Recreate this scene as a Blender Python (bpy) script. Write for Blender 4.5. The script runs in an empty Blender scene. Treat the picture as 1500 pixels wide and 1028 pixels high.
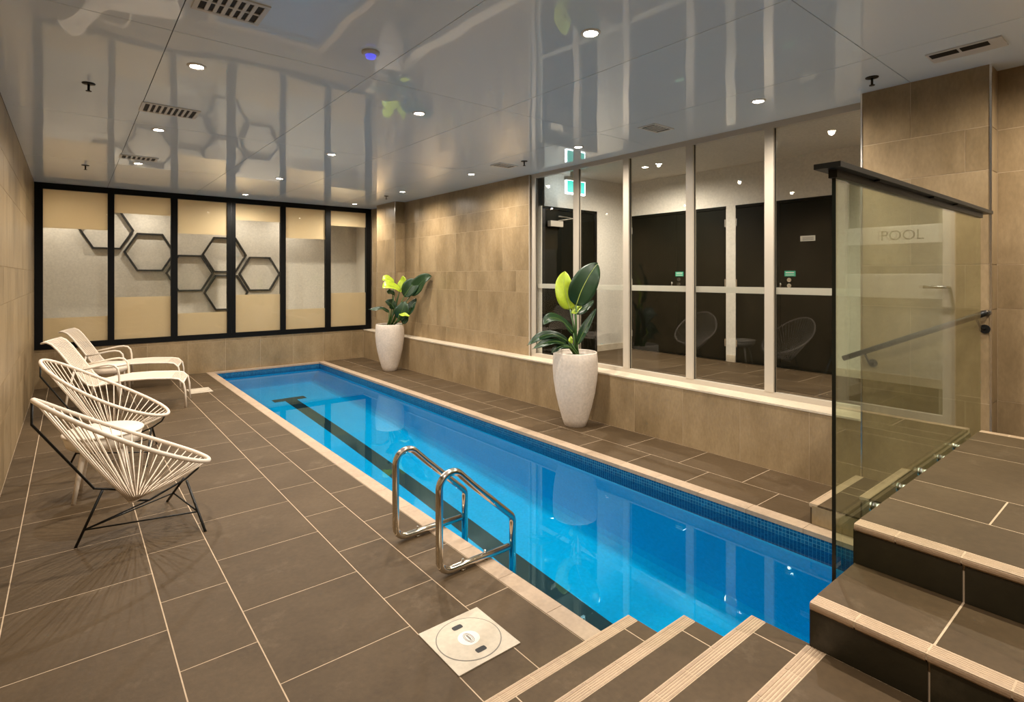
import bpy, bmesh, math, random
from mathutils import Vector, Matrix
random.seed(7)
S = bpy.context.scene
C = S.collection
R = math.radians

# ------------------------------------------------------------------ camera, world, exposure
F_PX, YAW, HORIZON, CAM_H = 801.89, R(38.893), 404.57, 1.7
cam_d = bpy.data.cameras.new('camera'); cam = bpy.data.objects.new('camera', cam_d); C.objects.link(cam)
cam_d.sensor_width = 36.0; cam_d.lens = 36.0 * F_PX / 1500.0
cam_d.shift_y = -(514.0 - HORIZON) / 1500.0
cam.location = (0, 0, CAM_H); cam.rotation_euler = (R(90), 0, -YAW)
cam_d.clip_start = 0.02
S.camera = cam
W = bpy.data.worlds.new('world'); S.world = W; W.use_nodes = True
W.node_tree.nodes['Background'].inputs[0].default_value = (0.05, 0.045, 0.04, 1)
W.node_tree.nodes['Background'].inputs[1].default_value = 0.2
S.view_settings.view_transform = 'Standard'; S.view_settings.look = 'None'
S.view_settings.exposure = 1.12; S.view_settings.gamma = 1.0; S.view_settings.use_curve_mapping = False
S.cycles.sample_clamp_indirect = 50.0
S.cycles.max_bounces = 14; S.cycles.diffuse_bounces = 6; S.cycles.transparent_max_bounces = 24
LIGHT_W = 75.0          # each pool hall downlight
WARM = (1.0, 0.91, 0.79)

_c, _s = math.cos(YAW), math.sin(YAW)
def ray(x, y):
    u = (x - 750) / F_PX; v = (y - HORIZON) / F_PX
    return Vector((u * _c + _s, _c - u * _s, -v))
def at_depth(x, y, d):       # point seen at pixel x, y standing at depth d in front of the camera
    return Vector((0, 0, CAM_H)) + ray(x, y) * d
def on_x(x, y, X):
    r = ray(x, y); return Vector((0, 0, CAM_H)) + r * (X / r.x)
def on_y(x, y, Y):
    r = ray(x, y); return Vector((0, 0, CAM_H)) + r * (Y / r.y)

# ------------------------------------------------------------------ materials
def mat(name):
    m = bpy.data.materials.new(name); m.use_nodes = True
    nt = m.node_tree; b = nt.nodes['Principled BSDF']
    return m, nt, b
def N(nt, t, **kw):
    n = nt.nodes.new(t)
    for k, v in kw.items():
        if k.startswith('i_'):
            key = k[2:]
            n.inputs[int(key) if key.isdigit() else key.replace('_', ' ')].default_value = v
        else: setattr(n, k, v)
    return n
def L(nt, a, b): nt.links.new(a, b)
def plain(name, col, rough=0.5, metal=0.0, spec=0.5, emit=None, estr=0.0):
    m, nt, b = mat(name)
    b.inputs['Base Color'].default_value = (*col, 1); b.inputs['Roughness'].default_value = rough
    b.inputs['Metallic'].default_value = metal; b.inputs['Specular IOR Level'].default_value = spec
    if emit:
        b.inputs['Emission Color'].default_value = (*emit, 1); b.inputs['Emission Strength'].default_value = estr
    return m
def mottled(name, cols, scale, rough=0.5, bump=0.0, stretch=(1, 1, 1), rand=0.0, spots=0.0, spec=0.5, fine=40.0, rvar=0.0):
    """stone or concrete look: layered noise in world position, a small shift for each piece"""
    m, nt, b = mat(name)
    g = N(nt, 'ShaderNodeNewGeometry'); mp = N(nt, 'ShaderNodeMapping'); mp.inputs['Scale'].default_value = stretch
    L(nt, g.outputs['Position'], mp.inputs['Vector'])
    oi = N(nt, 'ShaderNodeObjectInfo')
    add = N(nt, 'ShaderNodeVectorMath', operation='ADD')
    sc = N(nt, 'ShaderNodeMath', operation='MULTIPLY'); sc.inputs[1].default_value = 37.0
    L(nt, oi.outputs['Random'], sc.inputs[0]); L(nt, mp.outputs[0], add.inputs[0]); L(nt, sc.outputs[0], add.inputs[1])
    n1 = N(nt, 'ShaderNodeTexNoise'); n1.inputs['Scale'].default_value = scale; n1.inputs['Detail'].default_value = 7; n1.inputs['Roughness'].default_value = 0.62
    n2 = N(nt, 'ShaderNodeTexNoise'); n2.inputs['Scale'].default_value = fine; n2.inputs['Detail'].default_value = 4
    L(nt, add.outputs[0], n1.inputs['Vector']); L(nt, add.outputs[0], n2.inputs['Vector'])
    cr = N(nt, 'ShaderNodeValToRGB'); el = cr.color_ramp.elements
    el[0].position = 0.32; el[0].color = (*cols[0], 1); el[1].position = 0.68; el[1].color = (*cols[-1], 1)
    for i, c in enumerate(cols[1:-1]):
        e = el.new(0.32 + 0.36 * (i + 1) / (len(cols) - 1)); e.color = (*c, 1)
    L(nt, n1.outputs['Fac'], cr.inputs[0])
    hs = N(nt, 'ShaderNodeHueSaturation')
    mr = N(nt, 'ShaderNodeMapRange'); mr.inputs[3].default_value = 1 - rand; mr.inputs[4].default_value = 1 + rand
    L(nt, oi.outputs['Random'], mr.inputs[0]); L(nt, mr.outputs[0], hs.inputs['Value'])
    mx = N(nt, 'ShaderNodeMix', data_type='RGBA', blend_type='MULTIPLY'); mx.inputs[0].default_value = 0.35
    fr = N(nt, 'ShaderNodeValToRGB'); fr.color_ramp.elements[0].position = 0.3; fr.color_ramp.elements[0].color = (.7, .7, .7, 1); fr.color_ramp.elements[1].position = 0.7; fr.color_ramp.elements[1].color = (1.15, 1.15, 1.15, 1)
    L(nt, n2.outputs['Fac'], fr.inputs[0]); L(nt, cr.outputs[0], mx.inputs[6]); L(nt, fr.outputs[0], mx.inputs[7])
    L(nt, mx.outputs[2], hs.inputs['Color'])
    out = hs.outputs[0]
    if spots:
        n3 = N(nt, 'ShaderNodeTexNoise'); n3.inputs['Scale'].default_value = 3.1; n3.inputs['Detail'].default_value = 9; n3.inputs['Roughness'].default_value = 0.75
        L(nt, add.outputs[0], n3.inputs['Vector'])
        sr = N(nt, 'ShaderNodeValToRGB'); sr.color_ramp.elements[0].position = 0.57; sr.color_ramp.elements[0].color = (0, 0, 0, 1); sr.color_ramp.elements[1].position = 0.78; sr.color_ramp.elements[1].color = (spots,) * 3 + (1,)
        L(nt, n3.outputs['Fac'], sr.inputs[0])
        m3 = N(nt, 'ShaderNodeMix', data_type='RGBA'); m3.inputs[7].default_value = (.30, .225, .15, 1)
        L(nt, sr.outputs[0], m3.inputs[0]); L(nt, out, m3.inputs[6]); out = m3.outputs[2]
    L(nt, out, b.inputs['Base Color'])
    b.inputs['Roughness'].default_value = rough; b.inputs['Specular IOR Level'].default_value = spec
    if bump:
        bp = N(nt, 'ShaderNodeBump'); bp.inputs['Strength'].default_value = bump; bp.inputs['Distance'].default_value = 0.004
        L(nt, n2.outputs['Fac'], bp.inputs['Height']); L(nt, bp.outputs[0], b.inputs['Normal'])
    return m
def glassy(name, tint, f0=0.04, gain=1.0):
    """thin clear glass: light passes straight through, surface reflection grows towards grazing angles"""
    m = bpy.data.materials.new(name); m.use_nodes = True; nt = m.node_tree; nt.nodes.clear()
    o = N(nt, 'ShaderNodeOutputMaterial'); tr = N(nt, 'ShaderNodeBsdfTransparent'); gl = N(nt, 'ShaderNodeBsdfGlossy')
    tr.inputs[0].default_value = (*tint, 1); gl.inputs['Roughness'].default_value = 0.0; gl.inputs[0].default_value = (1, 1, 1, 1)
    lw = N(nt, 'ShaderNodeLayerWeight'); lw.inputs[0].default_value = 0.5
    p = N(nt, 'ShaderNodeMath', operation='POWER'); p.inputs[1].default_value = 5.0
    ma = N(nt, 'ShaderNodeMath', operation='MULTIPLY_ADD'); ma.inputs[1].default_value = (1 - f0) * gain; ma.inputs[2].default_value = f0 * gain
    mx = N(nt, 'ShaderNodeMixShader')
    L(nt, lw.outputs['Facing'], p.inputs[0]); L(nt, p.outputs[0], ma.inputs[0]); L(nt, ma.outputs[0], mx.inputs[0])
    L(nt, tr.outputs[0], mx.inputs[1]); L(nt, gl.outputs[0], mx.inputs[2]); L(nt, mx.outputs[0], o.inputs[0])
    return m
def film(name, col, clear=0.15):
    """frosted privacy film: scatters light to both sides, lets a little straight through"""
    m = bpy.data.materials.new(name); m.use_nodes = True; nt = m.node_tree; nt.nodes.clear()
    o = N(nt, 'ShaderNodeOutputMaterial'); tl = N(nt, 'ShaderNodeBsdfTranslucent'); df = N(nt, 'ShaderNodeBsdfDiffuse'); tr = N(nt, 'ShaderNodeBsdfTransparent')
    tl.inputs[0].default_value = (*col, 1); df.inputs[0].default_value = (*col, 1)
    a = N(nt, 'ShaderNodeMixShader'); a.inputs[0].default_value = 0.3
    b = N(nt, 'ShaderNodeMixShader'); b.inputs[0].default_value = clear
    L(nt, tl.outputs[0], a.inputs[1]); L(nt, df.outputs[0], a.inputs[2]); L(nt, a.outputs[0], b.inputs[1]); L(nt, tr.outputs[0], b.inputs[2]); L(nt, b.outputs[0], o.inputs[0])
    return m

M = {}
M['deck'] = mottled('deck_tile', [(.066, .042, .0205), (.078, .050, .025), (.091, .0595, .031)], 2.2, 0.6, 0.25, rand=0.05, spots=0.28, spec=0.18)
M['riser'] = mottled('riser_tile', [(.013, .0105, .0045), (.017, .0138, .006), (.023, .019, .0085)], 3.0, 0.4, 0.25, rand=0.05, spots=0.12)
M['grout'] = mottled('grout', [(.46, .34, .225), (.52, .39, .265)], 6.0, 0.85, rand=0.0)
M['wgrout'] = mottled('wall_grout', [(.42, .315, .20), (.48, .365, .235)], 6.0, 0.8)
M['coping'] = mottled('coping_stone', [(.36, .26, .175), (.41, .30, .205)], 7.0, 0.55, 0.2, rand=0.04)
M['nosing'] = mottled('nosing_tile', [(.31, .21, .13), (.40, .275, .175)], 9.0, 0.55, 0.3, stretch=(1, 1, 1), rand=0.06, fine=120)
M['wall'] = mottled('wall_tile', [(.200, .138, .070), (.275, .194, .104), (.345, .250, .140)], 2.6, 0.36, 0.15, stretch=(1, 1, .45), rand=0.025, spec=0.35, fine=55)
M['sill'] = mottled('sill_stone', [(.55, .46, .34), (.60, .51, .39)], 7.0, 0.4)
M['white_plaster'] = mottled('white_plaster', [(.62, .57, .49), (.66, .61, .53)], 1.5, 0.8)
M['hall_plaster'] = mottled('hall_plaster', [(.60, .55, .47), (.64, .59, .51)], 1.5, 0.8)
M['aluminium'] = plain('pale_aluminium', (.48, .42, .34), 0.35, 0.0, 0.5)
M['black_frame'] = plain('black_powder_coat', (.0022, .0022, .0020), 0.5, 0.0, 0.15)
M['black_metal'] = plain('black_metal', (.0045, .0045, .0035), 0.4, 0.0, 0.35)
M['steel'] = plain('polished_steel', (.72, .68, .60), 0.12, 1.0)
M['chrome'] = plain('chrome_trim', (.75, .72, .68), 0.2, 1.0)
M['cord'] = plain('white_cord', (.78, .67, .55), 0.45)
M['white_plastic'] = plain('white_plastic', (.78, .68, .56), 0.4)
M['lid'] = mottled('lid_plastic', [(.50, .425, .325), (.55, .47, .365)], 4.0, 0.45)
M['lid_mark'] = plain('lid_mark', (.16, .14, .12), 0.5)
M['lid_disc'] = plain('lid_disc', (.72, .66, .60), 0.4)
M['hole'] = plain('dark_slot', (.006, .006, .007), 0.6)
M['door'] = mottled('dark_door', [(.0035, .0036, .0014), (.0050, .0050, .0020)], 3.0, 0.6, stretch=(1, 1, .2), spec=0.08)
M['green'] = plain('green_sign', (.03, .30, .17), 0.5, emit=(.02, .30, .17), estr=0.15)
M['exit_green'] = plain('exit_green', (.0, .25, .2), 0.4, emit=(.0, .42, .34), estr=0.9)
M['exit_edge'] = plain('exit_glow', (.8, .9, 1), 0.4, emit=(.75, .9, 1.0), estr=3.0)
M['label_white'] = plain('plate', (.6, .57, .5), 0.4)
M['lens'] = plain('lamp_lens', (.9, .9, .9), 0.4, emit=(1.0, .86, .68), estr=45.0)
M['ring'] = plain('lamp_ring', (.78, .74, .68), 0.4)
M['vent_white'] = plain('vent_white', (.58, .56, .53), 0.4)
M['vent_dark'] = plain('vent_dark', (.012, .01, .008), 0.7)
M['detector'] = plain('detector', (.6, .57, .52), 0.4)
M['blue_led'] = plain('blue_led', (.1, .1, .6), 0.4, emit=(.15, .15, 1.0), estr=0.35)
M['sprinkler'] = plain('sprinkler', (.02, .018, .014), 0.35, 0.6)
M['pot'] = mottled('pot_concrete', [(.62, .53, .44), (.70, .60, .505)], 5.0, 0.6, 0.1)
M['soil'] = mottled('soil', [(.05, .035, .02), (.12, .09, .05)], 30.0, 0.9)
M['leaf_dark'] = mottled('leaf_dark', [(.006, .027, .006), (.011, .043, .010)], 6.0, 0.38, rand=0.1)
M['leaf_light'] = mottled('leaf_light', [(.30, .42, .02), (.42, .52, .03)], 8.0, 0.35)
M['rib_light'] = plain('leaf_rib', (.38, .46, .10), 0.4)
M['rib_dark'] = plain('leaf_rib_dark', (.10, .17, .04), 0.4)
M['stem'] = plain('leaf_stem', (.045, .10, .02), 0.4)
M['pool'] = mottled('pool_shell', [(.0, .41, .71), (.0, .44, .75)], 2.0, 0.6, spec=0.05)
M['lane'] = plain('lane_line', (.012, .014, .016), 0.5)
M['glass'] = glassy('window_glass', (.97, .975, .96), 0.04, 0.55)
M['rail_glass'] = glassy('balustrade_glass', (.81, .86, .76), 0.045, 0.9)
M['glass_edge'] = plain('glass_edge', (.004, .008, .006), 0.15)
M['film'] = film('frosted_film', (.86, .74, .54), 0.06)
M['band'] = film('frosted_band', (.80, .77, .70), 0.06)
M['hex'] = plain('hexagon_black', (.012, .011, .010), 0.5)
M['hex_fill'] = plain('hexagon_pale', (.55, .50, .42), 0.7)

# mosaic: small blue squares with pale joints
m, nt, b = mat('blue_mosaic')
g = N(nt, 'ShaderNodeNewGeometry'); br = N(nt, 'ShaderNodeTexBrick'); br.offset = 0.0
br.inputs['Scale'].default_value = 1.0; br.inputs['Brick Width'].default_value = .025; br.inputs['Row Height'].default_value = .025
br.inputs['Mortar Size'].default_value = .0016; br.inputs['Bias'].default_value = -.1
br.inputs['Color1'].default_value = (.003, .05, .15, 1); br.inputs['Color2'].default_value = (.006, .10, .24, 1); br.inputs['Mortar'].default_value = (.06, .22, .34, 1)
sp = N(nt, 'ShaderNodeSeparateXYZ'); ad = N(nt, 'ShaderNodeMath', operation='ADD'); cb = N(nt, 'ShaderNodeCombineXYZ')
L(nt, g.outputs['Position'], sp.inputs[0]); L(nt, sp.outputs[0], ad.inputs[0]); L(nt, sp.outputs[1], ad.inputs[1]); L(nt, ad.outputs[0], cb.inputs[0]); L(nt, sp.outputs[2], cb.inputs[1])
L(nt, cb.outputs[0], br.inputs['Vector']); L(nt, br.outputs['Color'], b.inputs['Base Color']); b.inputs['Roughness'].default_value = 0.2
M['mosaic'] = m

# water: refracting, tinted surface, nearly still
m = bpy.data.materials.new('pool_water'); m.use_nodes = True; nt = m.node_tree; nt.nodes.clear()
o = N(nt, 'ShaderNodeOutputMaterial'); gb = N(nt, 'ShaderNodeBsdfGlass'); gb.inputs['IOR'].default_value = 1.33; gb.inputs['Roughness'].default_value = 0.0
gb.inputs['Color'].default_value = (.62, .96, 1, 1)
L(nt, gb.outputs[0], o.inputs[0])
M['water'] = m

# ceiling: satin-gloss sheet, very slightly wavy
m, nt, b = mat('gloss_ceiling')
b.inputs['Base Color'].default_value = (.72, .79, .85, 1); b.inputs['Roughness'].default_value = 0.035; b.inputs['Specular IOR Level'].default_value = 0.4
g = N(nt, 'ShaderNodeNewGeometry'); mp = N(nt, 'ShaderNodeMapping'); mp.inputs['Scale'].default_value = (1.1, 1.1, 1)
nz = N(nt, 'ShaderNodeTexNoise'); nz.inputs['Scale'].default_value = 1.0; nz.inputs['Detail'].default_value = 1.0
bp = N(nt, 'ShaderNodeBump'); bp.inputs['Strength'].default_value = 0.5; bp.inputs['Distance'].default_value = 0.012
L(nt, g.outputs['Position'], mp.inputs[0]); L(nt, mp.outputs[0], nz.inputs['Vector']); L(nt, nz.outputs['Fac'], bp.inputs['Height']); L(nt, bp.outputs[0], b.inputs['Normal'])
M['ceiling'] = m

# ------------------------------------------------------------------ mesh helpers
class MB:
    def __init__(self): self.v = []; self.f = []; self.sm = []
    def add(self, vs, fs, smooth=False):
        o = len(self.v); self.v += [tuple(p) for p in vs]
        for f in fs: self.f.append(tuple(i + o for i in f)); self.sm.append(smooth)
        return self
    def box(self, x0, x1, y0, y1, z0, z1):
        x0, x1 = min(x0, x1), max(x0, x1); y0, y1 = min(y0, y1), max(y0, y1); z0, z1 = min(z0, z1), max(z0, z1)
        return self.add([(x0, y0, z0), (x1, y0, z0), (x1, y1, z0), (x0, y1, z0), (x0, y0, z1), (x1, y0, z1), (x1, y1, z1), (x0, y1, z1)],
                        [(0, 3, 2, 1), (4, 5, 6, 7), (0, 1, 5, 4), (1, 2, 6, 5), (2, 3, 7, 6), (3, 0, 4, 7)])
    def tube(self, pts, r, n=8, closed=False, caps=True):
        pts = [Vector(p) for p in pts]; k = len(pts); rings = []
        rr = r if hasattr(r, '__len__') else [r] * k
        t0 = (pts[1] - pts[0]).normalized()
        ref = Vector((0, 0, 1)) if abs(t0.z) < 0.9 else Vector((1, 0, 0))
        nrm = (ref - t0 * ref.dot(t0)).normalized()
        vs = []
        for i in range(k):
            if closed: t = (pts[(i + 1) % k] - pts[i - 1]).normalized()
            else: t = (pts[min(i + 1, k - 1)] - pts[max(i - 1, 0)]).normalized()
            nrm = nrm - t * nrm.dot(t)
            nrm = nrm.normalized() if nrm.length > 1e-6 else t.orthogonal().normalized()
            bi = t.cross(nrm)
            for j in range(n):
                a = 2 * math.pi * j / n
                vs.append(pts[i] + (nrm * math.cos(a) + bi * math.sin(a)) * rr[i])
        fs = []
        for i in range(k if closed else k - 1):
            a = i * n; b2 = ((i + 1) % k) * n
            for j in range(n): fs.append((a + j, a + (j + 1) % n, b2 + (j + 1) % n, b2 + j))
        self.add(vs, fs, True)
        if caps and not closed:
            o = len(self.v) - len(vs)
            self.f.append(tuple(o + j for j in reversed(range(n)))); self.sm.append(False)
            self.f.append(tuple(o + (k - 1) * n + j for j in range(n))); self.sm.append(False)
        return self
    def lathe(self, prof, c=(0, 0, 0), n=32, smooth=True):
        vs = []; fs = []; k = len(prof)
        for r, z in prof:
            for j in range(n):
                a = 2 * math.pi * j / n; vs.append((c[0] + r * math.cos(a), c[1] + r * math.sin(a), c[2] + z))
        for i in range(k - 1):
            for j in range(n): fs.append((i * n + j, i * n + (j + 1) % n, (i + 1) * n + (j + 1) % n, (i + 1) * n + j))
        fs2 = []
        if prof[0][0] > 1e-5: fs2.append(tuple(reversed(range(n))))
        if prof[-1][0] > 1e-5: fs2.append(tuple((k - 1) * n + j for j in range(n)))
        o = len(self.v); self.add(vs, fs, smooth)
        for f in fs2: self.f.append(tuple(i + o for i in f)); self.sm.append(False)
        return self
    def prism(self, poly, axis, a0, a1):
        """poly: 2D outline (counter-clockwise), extruded along axis 'x', 'y' or 'z'"""
        k = len(poly)
        def P(p, a): return {'x': (a, p[0], p[1]), 'y': (p[0], a, p[1]), 'z': (p[0], p[1], a)}[axis]
        vs = [P(p, a0) for p in poly] + [P(p, a1) for p in poly]
        fs = [tuple(reversed(range(k))), tuple(range(k, 2 * k))] + [(i, (i + 1) % k, (i + 1) % k + k, i + k) for i in range(k)]
        return self.add(vs, fs)
    def mesh(self, name):
        me = bpy.data.meshes.new(name); me.from_pydata(self.v, [], self.f)
        me.polygons.foreach_set('use_smooth', self.sm)
        bm = bmesh.new(); bm.from_mesh(me); bmesh.ops.recalc_face_normals(bm, faces=bm.faces); bm.to_mesh(me); bm.free()
        return me
    def build(self, name, m, parent=None, **kw):
        me = self.mesh(name); me.materials.append(m if not isinstance(m, str) else M[m])
        return link(name, me, parent, **kw)
def link(name, me, parent=None, loc=None, label=None, cat=None, group=None, kind=None, rot=None):
    o = bpy.data.objects.new(name, me); C.objects.link(o)
    if parent is not None: o.parent = parent
    if loc is not None: o.location = loc
    if rot is not None: o.rotation_euler = rot
    for k, v in (('label', label), ('category', cat), ('group', group), ('kind', kind)):
        if v: o[k] = v
    return o
def empty(name, loc=(0, 0, 0), rz=0, **kw):
    o = link(name, None, None, loc, **kw); o.rotation_euler = (0, 0, rz); o.empty_display_size = 0.1
    return o
def copy_tree(o, parent=None):
    c = o.copy(); C.objects.link(c)
    if parent is not None: c.parent = parent
    for ch in list(o.children): copy_tree(ch, c)
    return c
def box(name, m, x0, x1, y0, y1, z0, z1, parent=None, **kw):
    return MB().box(x0, x1, y0, y1, z0, z1).build(name, m, parent, **kw)
_cache = {}
def piece(name, m, sx, sy, sz, loc, parent):
    """a block piece that shares its mesh with all pieces of its size"""
    key = (name, m, round(sx, 4), round(sy, 4), round(sz, 4))
    if key not in _cache:
        me = MB().box(0, sx, 0, sy, 0, sz).mesh(name); me.materials.append(M[m]); _cache[key] = me
    return link(name, _cache[key], parent, loc)

GAP = 0.0058
RISE = 0.1404
XL, XPL, XPLI, XPRI, XPR, XLED, XR = -0.425, 1.865, 1.974, 3.845, 3.961, 4.796, 5.0
YE, ZC, ZW = 10.914, 3.122, 0.586
YN = -1.9
XS = 2.005; XR1, XR2 = 1.763, 2.115
YG = 0.742
YS = [1.631, 1.337, 1.044, 0.748]
DECK_TH = 0.010

# ------------------------------------------------------------------ the floor: deck on both sides of the pool
fl = MB()
fl.box(XL, XPL, YS[0] - .3, YE, -.12, -.0007).box(XPR, XLED, YS[0] - .3, YE, -.12, -.0007)
floor = fl.build('floor', 'grout', kind='structure', label='dark brown tiled pool deck with pale joints')
def tile_col(x0, x1, y_off, pitch, ylo, yhi, parent, z=0.0, m='deck', name='floor_tile'):
    y = y_off
    while y > ylo: y -= pitch
    while y < yhi - 0.01:
        a, b_ = max(y, ylo), min(y + pitch, yhi)
        if b_ - a > 0.03:
            piece(name, m, x1 - x0 - GAP, b_ - a - GAP, DECK_TH, (x0 + GAP / 2, a + GAP / 2, z - DECK_TH), parent)
        y += pitch
FY0 = YS[0] - .01
for x0, x1, yo, p in ((XL, -.26, 3.09, .632), (-.26, .365, 3.09, .640), (.365, .68, 2.727, .640), (.68, 1.286, 2.383, .635), (1.286, 1.582, 2.673, .627), (1.582, XPL, 2.345, .627)):
    tile_col(x0, x1, yo, p, FY0, YE, floor)
for x0, x1, yo in ((XPR, 4.315, 2.02), (4.315, XLED, 2.324)):
    tile_col(x0, x1, yo, .609, FY0, YE, floor)

# ------------------------------------------------------------------ pool
pool = empty('swimming_pool', (2.91, 5.8, 0), label='narrow lap pool with blue shell, pale coping and mosaic waterline', cat='pool')
def pb(b_, name, m, **kw):
    o = b_.build(name, m, pool, **kw); o.location = (-2.91, -5.8, 0); return o
PY0, PY1 = 0.70, 10.85
# shell in section: mosaic face, slightly battered wall, rounded cove, flat floor
def ring_pts(inset, z):
    return [(XPLI + inset, PY0, z), (XPRI - inset, PY0, z), (XPRI - inset, PY1 - inset * .35, z), (XPLI + inset, PY1 - inset * .35, z)]
prof = [(0.0, -.30), (.012, -.32), (.10, -1.22), (.125, -1.30), (.17, -1.36), (.23, -1.395), (.30, -1.40)]
sh = MB(); vs = []
for i_, z_ in prof: vs += ring_pts(i_, z_)
fs = []
for k in range(len(prof) - 1):
    for j in range(4): fs.append((k * 4 + j, k * 4 + (j + 1) % 4, (k + 1) * 4 + (j + 1) % 4, (k + 1) * 4 + j))
k = (len(prof) - 1) * 4; fs.append((k, k + 1, k + 2, k + 3))
me = bpy.data.meshes.new('shell'); me.from_pydata(vs, [], fs)
bm = bmesh.new(); bm.from_mesh(me); bmesh.ops.recalc_face_normals(bm, faces=bm.faces)
for f in bm.faces: f.normal_flip()
bm.to_mesh(me); bm.free(); me.materials.append(M['pool'])
shell = link('shell', me, pool, (-2.91, -5.8, 0))
mo = MB()
mo.box(XPLI - .02, XPLI, PY0, PY1 + .02, -.31, -.012).box(XPRI, XPRI + .02, PY0, PY1 + .02, -.31, -.012).box(XPLI, XPRI, PY1, PY1 + .02, -.31, -.012)
mosaic = pb(mo, 'mosaic_band', 'mosaic')
ln = MB(); ln.box(2.80, 3.02, 1.2, 9.72, -1.40, -1.394).box(2.66, 3.16, 9.5, 9.72, -1.40, -1.3935)
ln = MB(); ln.prism([(2.81, 1.2), (3.0, 1.2), (3.0, 9.55), (3.17, 9.55), (3.17, 9.74), (2.64, 9.74), (2.64, 9.55), (2.81, 9.55)], 'z', -1.40, -1.394)
lane = pb(ln, 'lane_line', 'lane')
bk = MB(); bk.box(XPL, XPLI - .02, FY0, YE, -.4, -.031).box(XPRI + .02, XPR, .745, YE, -.4, -.031).box(XPLI - .02, XPRI + .02, PY1 + .02, YE, -.4, -.031)
pb(bk, 'beam', 'grout')
def coping(x0, x1, y0, y1):
    p = piece('coping_tile', 'coping', x1 - x0, y1 - y0, .031, (x0 - 2.91, y0 - 5.8, -.030), pool)
for p, q in ((.775, 1.237), (1.237, FY0 + .02)): coping(XPRI - .004, XPR - .003, p, q - .0025)
y = FY0 + .02
while y < YE - .02:
    b_ = min(y + .40, YE)
    coping(XPL + .003, XPLI + .004, y, b_ - .0025)
    coping(XPRI - .004, XPR - .003, y, b_ - .0025); y += .40
x = XPLI + .006
while x < XPRI - .01:
    b_ = min(x + .40, XPRI - .006); coping(x, b_ - .0025, PY1 - .004, YE - .002); x += .40
me = bpy.data.meshes.new('water'); me.from_pydata([(XPLI, PY0, -.1), (XPRI, PY0, -.1), (XPRI, PY1, -.1), (XPLI, PY1, -.1)], [], [(0, 1, 2, 3)]); me.materials.append(M['water'])
me.polygons.foreach_set('use_smooth', [True])
water = link('pool_water', me, None, label='still clear blue water filling the lap pool', cat='water')
# light reaches the shell through the still surface
water.cycles.is_caustics_caster = True
for o in (shell, lane, mosaic): o.cycles.is_caustics_receiver = True

# ------------------------------------------------------------------ walls with tiles
ROWS = [(-.10, .535), (.535, .84), (.84, 1.475), (1.475, 1.78), (1.78, 2.415), (2.415, 2.71), (2.71, 3.33)]
WT = .008
def tile_wall(parent, axis, plane, sign, a0, a1, z0, z1, off=6.42, pitch=.63, skip=None):
    """tiles on a wall plane; axis 'y': wall at x=plane running along y, facing sign*x"""
    for ri, (ra, rb) in enumerate(ROWS):
        za, zb = max(ra, z0), min(rb, z1)
        if zb - za < .012: continue
        st = off + (0 if ri in (2, 4, 6) else pitch / 2)
        a = st - pitch * math.ceil((st - a0) / pitch)
        while a < a1 - .004:
            p, q = max(a, a0), min(a + pitch, a1)
            if q - p > .012:
                g = .004
                if axis == 'y':
                    X = plane if sign > 0 else plane - WT
                    piece('wall_tile', 'wall', WT, q - p - g, zb - za - g, (X, p + g / 2, za + g / 2), parent)
                else:
                    Y = plane if sign > 0 else plane - WT
                    piece('wall_tile', 'wall', q - p - g, WT, zb - za - g, (p + g / 2, Y, za + g / 2), parent)
            a += pitch
wl = box('wall_left', 'wgrout', XL - .15, XL - WT + .003, YN, YE + .2, -.1, ZC, kind='structure', label='stone tiled side wall along the loungers')
tile_wall(wl, 'y', XL - WT, 1, YN, YE, 0, ZC)
# far wall: low tiled wall under the black-framed window
wf = box('wall_far', 'wgrout', XL, XR + .2, YE + WT - .0068, YE + .16, -.2, ZW, kind='structure', label='low tiled wall below the black framed window')
tile_wall(wf, 'x', YE + WT, -1, XL, XLED, 0, ZW - .004, off=1.88, pitch=.59)
# right wall: ledge, tiled wall, two pilasters, wall round the glass door
wr = MB()
wr.box(XR + WT - .0068, XR + .2, 5.82, YE + .16, ZW - .1, ZC)
wr.box(XLED + WT - .0068, XR + .2, 9.48 + WT, 10.27 - WT, ZW, ZC)
wr.box(XLED + WT - .0068, XR + .2, .84 + WT, 1.609 - WT, 0, ZC)
wr.box(XR + WT - .0068, XR + .2, .44, .85, 0, ZC).box(XR + WT - .0068, XR + .2, -.36, .44, 2.66, ZC).box(XR + WT - .0068, XR + .2, YN, -.36, 0, ZC)
wall_right = wr.build('wall_right', 'wgrout', kind='structure', label='stone tiled side wall between the windows and the far corner')
tile_wall(wall_right, 'y', XR + WT, -1, 5.812, 9.48, ZW, ZC)
tile_wall(wall_right, 'y', XR + WT, -1, 10.27, YE, ZW, ZC)
tile_wall(wall_right, 'y', XLED + WT, -1, 9.48, 10.27, ZW, ZC, off=9.9)
tile_wall(wall_right, 'x', 9.48 + WT, -1, XLED, XR, ZW, ZC)
tile_wall(wall_right, 'y', XLED + WT, -1, .84, 1.609, 0, ZC, off=1.29)
tile_wall(wall_right, 'x', .84 + WT, -1, XLED, XR, .5, ZC)
tile_wall(wall_right, 'y', XR + WT, -1, .445, .84, .5, ZC, off=.6)
tile_wall(wall_right, 'y', XR + WT, -1, -.36, .445, 2.66, ZC)
tile_wall(wall_right, 'y', XR + WT, -1, YN, -.365, .5, ZC)
for yy, x0 in ((1.609, XLED), (.84, XLED), (9.48, XLED), (10.27, XLED)):
    box('corner_trim', 'chrome', x0 - .004, x0 + .008, yy - .006, yy + .006, ZW if yy > 2 else 0.2, ZC - .001, wall_right)
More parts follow.
